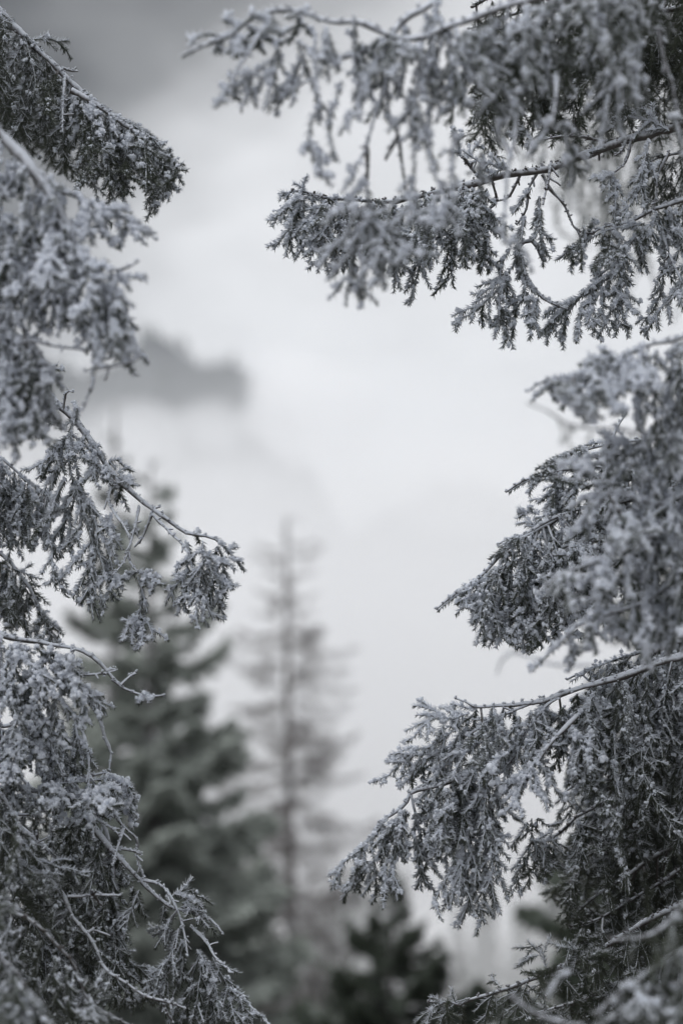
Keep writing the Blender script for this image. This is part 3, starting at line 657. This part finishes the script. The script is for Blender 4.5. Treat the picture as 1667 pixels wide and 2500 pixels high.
# next bough below it
bough(RT, 2, 7.05, [(1720,860),(1568,920),(1430,980),(1330,1030),(1200,1060),(1100,1120),(1040,1150),(980,1195)], env=[(950,1200),(1040,1200),(1080,1210),(1200,1260),(1400,1120),(1600,1180)], n=14, fin='mid', r=0.008, tipn=0.5, dj=0.15,
      twigs=[('n',1400,1000,1300,1140,1220,1230,1150,1285),('n',1300,1080,1290,1250,1280,1400),('w',1300,1200,1150,1330,1040,1390,930,1535),('n',1200,1290,1190,1400,1225,1525),('n',1120,1360,1090,1450,1082,1560),('m',1230,1300,1290,1370,1342,1435),('n',1280,1200,1270,1350,1250,1510),
             ('m',1060,1390,980,1440,920,1530),('m',1150,1320,1140,1420,1150,1510),('n',1480,1080,1470,1300,1430,1420,1370,1500),('n',1568,1280,1460,1410,1400,1520),('m',1350,1020,1360,1150,1380,1250),('b',1470,1060,1500,1180,1560,1300),('n',1540,1000,1580,1200,1540,1400),('m',1070,1130,1050,1170,1060,1215),
             ('m',1330,1030,1260,980,1250,1040),('n',1250,1050,1280,1150,1300,1220),('m',1440,980,1420,1050,1400,1100)])
bough(RT, 2, 7.0, [(930,1200),(870,1100),(800,1130),(820,1230),(900,1350),(1010,1400)], fin='mid', joined=False, r=0.005, tipn=0.7,
      twigs=[('n',780,1260,700,1350,610,1430,518,1492),('n',700,1360,735,1450,762,1562),('n',770,1265,690,1310,622,1368),('m',830,1270,850,1400,848,1505),('m',760,1260,760,1350,800,1400),('m',650,1400,640,1450,650,1500),('n',870,1320,800,1400,690,1500),('m',800,1130,810,1250,800,1290),('m',770,1150,720,1240,770,1270),('n',900,1350,870,1420,860,1500)])
# near soft boughs, middle of the right side
bough(RT, 4, 5.7, [(1800,-120),(1690,-70),(1568,-20),(1450,0),(1330,20),(1240,70),(1180,90),(1100,140),(1040,165),(960,190),(900,240),(870,270)], env=[(880,290),(1000,270),(1070,340),(1150,250),(1250,330),(1350,480),(1500,560),(1700,560)], n=24, fin='heavy', r=0.009, tipn=0.45, cheap=0.7, dj=0.14, fill=(0.4,1.0),
      twigs=[('s',960,190,970,230,978,275),('n',1085,155,1070,240,1072,335),('n',1180,100,1165,170,1175,240)])
bough(RT, 4, 5.8, [(1800,150),(1700,220),(1600,285),(1500,340),(1420,430),(1330,490),(1230,512),(1130,540),(1060,550),(1000,553)], env=[(1050,620),(1250,680),(1350,760),(1480,820),(1700,860)], n=18, fin='heavy', r=0.009, tipn=0.15, cheap=0.7, dj=0.14, fill=(0.35,1.0),
      twigs=[('b',1510,330,1450,335,1375,318),('n',1330,490,1240,450,1200,500),('n',1250,640,1160,700,1090,860),('n',1420,430,1400,600,1450,760)])
bough(RT, 4, 5.75, [(1800,520),(1680,600),(1568,680),(1430,740),(1300,700),(1200,700),(1130,790),(1070,870)], env=[(1000,900),(1120,900),(1250,980),(1400,1080),(1700,1100)], n=17, fin='heavy', r=0.009, tipn=0.5, cheap=0.7, dj=0.14, fill=(0.4,1.0))
bough(RT, 4, 5.7, [(1800,700),(1680,780),(1568,850),(1430,900),(1300,960),(1150,1010),(1010,1080),(935,1165)], env=[(900,1200),(1020,1220),(1150,1230),(1300,1240),(1450,1250),(1700,1300)], n=20, fin='heavy', r=0.009, tipn=0.5, cheap=0.7, dj=0.14, fill=(0.4,1.0))
bough(RT, 4, 5.8, [(1800,940),(1680,1010),(1560,1060),(1400,1160),(1250,1220),(1100,1290),(980,1400),(870,1510)], env=[(840,1560),(960,1530),(1080,1440),(1250,1420),(1450,1430),(1700,1450)], n=20, fin='heavy', r=0.009, tipn=0.5, cheap=0.7, dj=0.14, fill=(0.4,1.0),
      twigs=[('n',1400,1160,1400,1300,1410,1440),('n',1480,1100,1500,1250,1480,1380)])
# sharp sprays behind them
bough(RT, 4, 6.95, [(1720,380),(1560,420),(1420,440),(1300,445),(1200,458),(1100,480),(1035,522)], env=[(1000,600),(1100,660),(1300,700),(1600,800)], n=14, fin='mid', r=0.008, tipn=0.4, twigs=[('b',1240,440,1270,390,1300,330)])
bough(RT, 4, 6.95, [(1700,480),(1500,520),(1300,560),(1100,580),(980,602),(850,640),(765,692)], env=[(760,690),(860,715),(920,700),(960,800),(1000,900),(1100,960),(1400,960),(1700,960)], n=26, fin='mid', r=0.008, tipn=0.55, dj=0.15,
      twigs=[('n',1080,640,980,720,930,800,880,900),('m',890,790,850,775,808,790),('m',900,850,860,830,808,835),('s',870,640,850,700),('n',1100,600,1000,660,900,740)])
bough(RT, 4, 6.9, [(1700,640),(1500,690),(1300,720),(1150,740),(1000,800),(850,890),(780,905),(718,942)], env=[(700,1000),(800,1080),(900,1100),(1050,1200),(1300,1250),(1700,1250)], n=26, fin='mid', r=0.009, tipn=0.3, dj=0.15)
bough(RT, 4, 6.9, [(1000,800),(900,870),(800,930),(740,985),(700,1040),(620,1110),(520,1170),(440,1236)], env=[(440,1240),(520,1215),(570,1225),(610,1240),(650,1370),(690,1390),(790,1390),(840,1420),(1000,1400)], n=24, fin='mid', joined=False, r=0.006, tipn=0.5, dj=0.12, fill=(0.6,1.0),
      twigs=[('m',600,1120,580,1170,572,1225),('m',650,1090,625,1160,610,1230),('n',700,1060,650,1180,635,1290),('n',790,1050,720,1200,648,1375),('n',800,1180,740,1290,690,1385),('n',850,1200,830,1300,790,1390),('n',900,1250,870,1340,830,1412),('s',560,1150,545,1180,540,1205)])
bough(RT, 4, 6.85, [(1250,900),(1100,920),(1000,960),(900,1060),(830,1180),(760,1260)], env=[(700,1360),(800,1400),(1000,1420),(1250,1300)], n=18, fin='heavy', joined=False, r=0.005, tipn=0.5, dj=0.1)
bough(RT, 4, 7.1, [(1740,1310),(1500,1370),(1300,1440),(1150,1500),(1050,1560)], env=[(1040,1620),(1200,1650),(1400,1680),(1700,1700)], n=18, fin='mid', r=0.008, tipn=0.4, dj=0.15)
# the long sharp bough of the lower right
bough(RT, 6, 6.9, [(1760,-190),(1660,-160),(1568,-138),(1430,-98),(1330,-50),(1200,-5),(1110,20),(1030,50),(930,80),(800,90),(700,100),(610,122),(560,106),(502,95)],
      env=[(500,160),(620,420),(700,560),(800,600),(900,580),(1050,640),(1200,620),(1600,500)], n=30, fin='mid', r=0.013, wood='wood', tipn=0.12, dj=0.18, fill=(0.35,1.0),
      twigs=[('n',610,130,500,158,430,152,370,205,330,270),('w',590,150,560,240,480,310,400,380,335,435),('n',600,130,490,230,350,320,260,370,178,472),('n',820,190,760,320,700,430,640,560,600,690),('n',860,190,780,300,690,340),('m',860,200,900,260,1000,290),
             ('n',700,110,640,240,560,330,500,440),('n',760,100,700,260,620,380,560,520),('w',560,250,480,400,430,520,420,620),('n',930,90,870,200,880,360),('w',660,420,600,560,590,720),('w',560,420,520,600,510,760),
             ('b',1030,50,940,100,860,200,800,320,720,420),('b',900,80,700,160,600,170),('n',480,230,440,330,420,440),('m',330,290,280,310,235,355),('n',700,480,680,640,640,760),('w',640,330,580,480,560,640)])
bough(RT, 6, 6.85, [(700,330),(580,400),(470,450),(330,490),(290,560),(190,640),(130,720),(50,790),(-10,840),(-58,890)], env=[(-60,900),(60,900),(120,800),(200,860),(330,760),(420,780),(600,860),(700,860)], n=22, fin='mid', joined=False, r=0.006, tipn=0.4, dj=0.12, fill=(0.5,1.0),
      twigs=[('n',350,560,230,670,170,800,80,890,5,992),('n',70,800,80,880,68,970),('m',150,840,160,920,150,992),('m',200,830,200,930,190,1032),('m',230,820,240,900,252,992),('n',330,700,360,820,392,940),('n',420,680,390,820,352,932),('w',600,640,540,840,502,1012),('w',620,700,600,870,580,1042),('w',680,640,660,830,642,1032),('n',690,760,690,860,662,962),
             ('m',10,830,-20,880,-48,930),('n',290,580,260,700,250,820),('n',470,560,440,700,410,800),('w',560,560,560,740,540,900),('n',520,500,470,640,480,780),('m',120,740,100,800,120,860),('n',640,600,690,720,700,830)])
bough(RT, 6, 6.7, [(1080,150),(960,260),(890,350),(850,430),(790,580)], fin='heavy', joined=False, r=0.005, tipn=0.6, side=0.10,
      twigs=[('n',900,340,820,470,782,590),('n',900,360,960,450,1000,520),('n',1040,190,1080,300,1140,430),('n',1060,200,1100,330,1170,390),('n',880,400,900,480,930,550),('m',850,430,780,460,725,500),('m',760,320,700,360,655,412)])
bough(RT, 6, 7.1, [(1720,-100),(1640,-30),(1568,40),(1470,140),(1370,300),(1310,400),(1180,560),(1060,640),(960,720),(860,740)], env=[(760,980),(860,940),(1000,860),(1150,900),(1300,950),(1500,900),(1700,800)], n=26, fin='light', r=0.009, wood='woodd', tipn=0.2, dj=0.2,
      twigs=[('s',1320,430,1380,450,1438,495),('n',870,600,865,720,830,850,768,982),('n',860,720,920,720,992,712),('n',860,780,920,800,985,835),('n',830,800,860,880,862,950),('m',850,640,800,740,770,760),('b',1280,440,1200,460,1140,500),('n',900,620,940,660,1000,640)])
for i, (y0, d_) in enumerate([(-250, 7.3), (-60, 7.5), (120, 7.4), (320, 7.6), (520, 7.4), (700, 7.3)]):  # frost thins downwards, standing in for shade
    bough(RT, 6, d_, [(1740,y0-40),(1600,y0+20),(1450,y0+100),(1300,y0+200),(1150,y0+290),(1030,y0+400)], env=[(1000,y0+600),(1150,y0+650),(1300,y0+640),(1700,y0+560)], n=22, fin=['mid','light','light','thin','thin','thin'][i], r=0.010,
          dj=0.28, side=0.08, drift=(-40, 40), wood='woodd', hgap=0.034)
# bottom bough with bare stem, its frost thinned to paint in shade
bough(RT, 6, 6.95, [(1740,900),(1600,990),(1400,1100),(1250,1190),(1100,1270),(950,1310),(830,1360),(700,1410),(600,1440),(540,1470),(480,1460),(395,1462)], env=[(380,1570),(560,1570),(700,1600),(900,1560),(1200,1500),(1700,1300)], n=30, fin='thin', r=0.010, wood='woodd', tipn=0.15, dj=0.2, fill=(0.35,1.0),
      twigs=[('n',935,1305,915,1230,860,1215,805,1222),('m',900,1250,850,1270,808,1292),('n',1115,1240,1060,1225,995,1208),('s',730,1400,700,1375,680,1380),('s',520,1465,510,1440,495,1435),('n',480,1460,420,1500,380,1570),('n',520,1470,460,1520,440,1600),('m',540,1470,560,1530,540,1600),('n',830,1360,800,1420,700,1500),('n',700,1410,660,1500,640,1600),('s',900,1210,915,1200)])
bough(RT, 6, 7.2, [(1740,760),(1500,900),(1300,1010),(1180,1090),(1060,1130)], env=[(1000,1300),(1300,1330),(1700,1250)], n=22, fin='thin', r=0.008, wood='woodd', dj=0.25)
bough(RT, 6, 7.3, [(1740,1150),(1500,1260),(1300,1350),(1100,1450),(900,1530)], env=[(880,1660),(1300,1700),(1700,1700)], n=22, fin='thin', r=0.008, wood='woodd', dj=0.25)
# near soft sprays in the lower right corner, darkened like shade by sparse frost
bough(RT, 6, 5.1, [(1760,860),(1660,940),(1568,1010),(1480,1120),(1380,1170),(1270,1168)], env=[(1250,1240),(1400,1300),(1560,1300),(1700,1280)], n=9, fin='thin', r=0.008, tipn=0.6, cheap=0.6, dj=0.1, wood='woodd')
bough(RT, 6, 5.1, [(1760,1100),(1660,1160),(1568,1230),(1500,1260),(1430,1305),(1330,1380),(1230,1460),(1170,1520)], env=[(1100,1600),(1300,1600),(1700,1560)], n=11, fin='light', r=0.008, tipn=0.5, cheap=0.6, dj=0.1, wood='woodd', twigs=[('n',1040,1330,980,1390,940,1430),('b',780,1440,850,1490,960,1540,1100,1570)])
bough(RT, 6, 5.3, [(1760,1300),(1600,1380),(1400,1440),(1250,1520),(1150,1600)], env=[(1100,1700),(1700,1700)], n=9, fin='thin', r=0.006, cheap=0.6, dj=0.1, wood='woodd')

# --- weeping spruce farther back
for (y0, x1, d_, n_) in [(240, 700, 12.2, 34), (420, 1000, 12.8, 34), (650, 1150, 13.2, 24)]:
    bough(BT, 2, d_, [(1760,y0-120),(1560,y0-60),(1380,y0),(1200,y0+60),(x1+60,y0+120),(x1,y0+190)], env=[(x1-50,y0+500),(1000,y0+760),(1250,y0+820),(1700,y0+860)], n=n_, fin='thin', r=0.016, cheap=0.35, dj=0.4, side=0.07, drift=(-20, 20), hgap=0.07, wood='woodd', tipn=0.1)
bough(BT, 4, 12.4, [(1700,560),(1500,480),(1300,410),(1150,400),(1030,380),(940,320),(850,275)], env=[(850,300),(1000,480),(1150,560),(1300,620),(1700,700)], n=18, fin='thin', r=0.016, cheap=0.35, dj=0.4, hgap=0.06, wood='woodd', tipn=0.5)
bough(BT, 4, 12.0, [(1700,1500),(1300,1500),(1000,1480),(860,1450),(800,1430),(740,1460),(715,1520)], env=[(700,1540),(1000,1560),(1700,1700)], n=6, fin='thin', r=0.014, cheap=0.35, dj=0.2, wood='wood', tipn=0.35)

# ------------------------------------------------------------------ air
def volume_mat(name, density, col, aniso=0.0):
    m = bpy.data.materials.new(name); m.use_nodes = True; t = m.node_tree
    t.nodes.remove(t.nodes['Principled BSDF'])
    v = t.nodes.new('ShaderNodeVolumePrincipled'); v.inputs['Density'].default_value = density; v.inputs['Color'].default_value = (*col, 1); v.inputs['Anisotropy'].default_value = aniso
    t.links.new(v.outputs[0], t.nodes['Material Output'].inputs['Volume']); return m
def vol_obj(name, me, mat, label):
    me.materials.append(mat); o = link(name, me); o['kind'] = 'stuff'; o['label'] = label; o['category'] = 'fog'; return o
USE_AIR = True
if USE_AIR:
    import bmesh
    def wisp(x, y, d, rx_, ry_, rz_):
        c = at(x, y, d); return (rx_, c[0], ry_, c[1], rz_, c[2])
    FOG = [('valley_fog', (640, 0, 380, 540, 70, -20), 0.0015, 0, 'pale fog bank lying low in the valley below the mountain top'),
           ('drifting_fog', (560, 0, 300, 640, 84, -10), 0.0024, 9, 'thin veil of fog drifting up the flank of the mountain'),
           ('fog_veil', (560, 0, 220, 700, 110, -10), 0.0028, 14, 'faint upper veil of mist across the base of the mountain top'),
           ('fog_wisp', wisp(755, 1010, 800, 22, 70, 16), 0.018, 3, 'white wisp of fog hiding the right foot of the mountain top'),
           ('fog_wisp', wisp(690, 925, 820, 12, 45, 10), 0.015, 11, 'small pale wisp clinging to the right end of the mountain top'),
           ('fog_wisp', wisp(345, 1060, 790, 15, 50, 10), 0.008, 5, 'pale puff of fog below the left peak of the mountain top'),
           ('fog_wisp', wisp(520, 1040, 810, 11, 45, 8), 0.008, 8, 'pale puff of fog below the notch of the mountain top'),
           ('fog_wisp', wisp(1150, 1200, 420, 15, 40, 8), 0.012, 6, 'soft cloud patch in the open middle right of centre')]
    FOG.append(('low_fog', (70, 0, 17, 76, 14, -17), 0.030, 7, 'low fog in the hollow behind the larch and the small fir'))
    for (nm, (rx_, xc, ry_, yc, rz_, zc), den, sd_, lab) in FOG:
        bm = bmesh.new(); bmesh.ops.create_icosphere(bm, subdivisions=4, radius=1.0)
        for v in bm.verts:
            k = 1 + 0.22*mnoise.noise(v.co*2.3+Vector((sd_, 0, 0))) + 0.16*mnoise.noise(v.co*6+Vector((sd_, 0, 0)))
            v.co = Vector((xc + v.co.x*rx_*k, yc + v.co.y*ry_*k, zc + v.co.z*rz_*k))
        me = bpy.data.meshes.new(nm); bm.to_mesh(me); bm.free()
        vol_obj(nm, me, volume_mat(nm, den, (0.985, 0.988, 0.995)), lab)
    bm = bmesh.new(); bmesh.ops.create_cube(bm, size=1.0)
    for v in bm.verts: v.co = Vector((v.co.x*5400, v.co.y*5400, -90 + (v.co.z+0.5)*440))
    me = bpy.data.meshes.new('haze'); bm.to_mesh(me); bm.free()
    vol_obj('haze', me, volume_mat('haze_air', 0.00018, (0.90, 0.945, 1.0)), 'thin pale winter haze in the air')
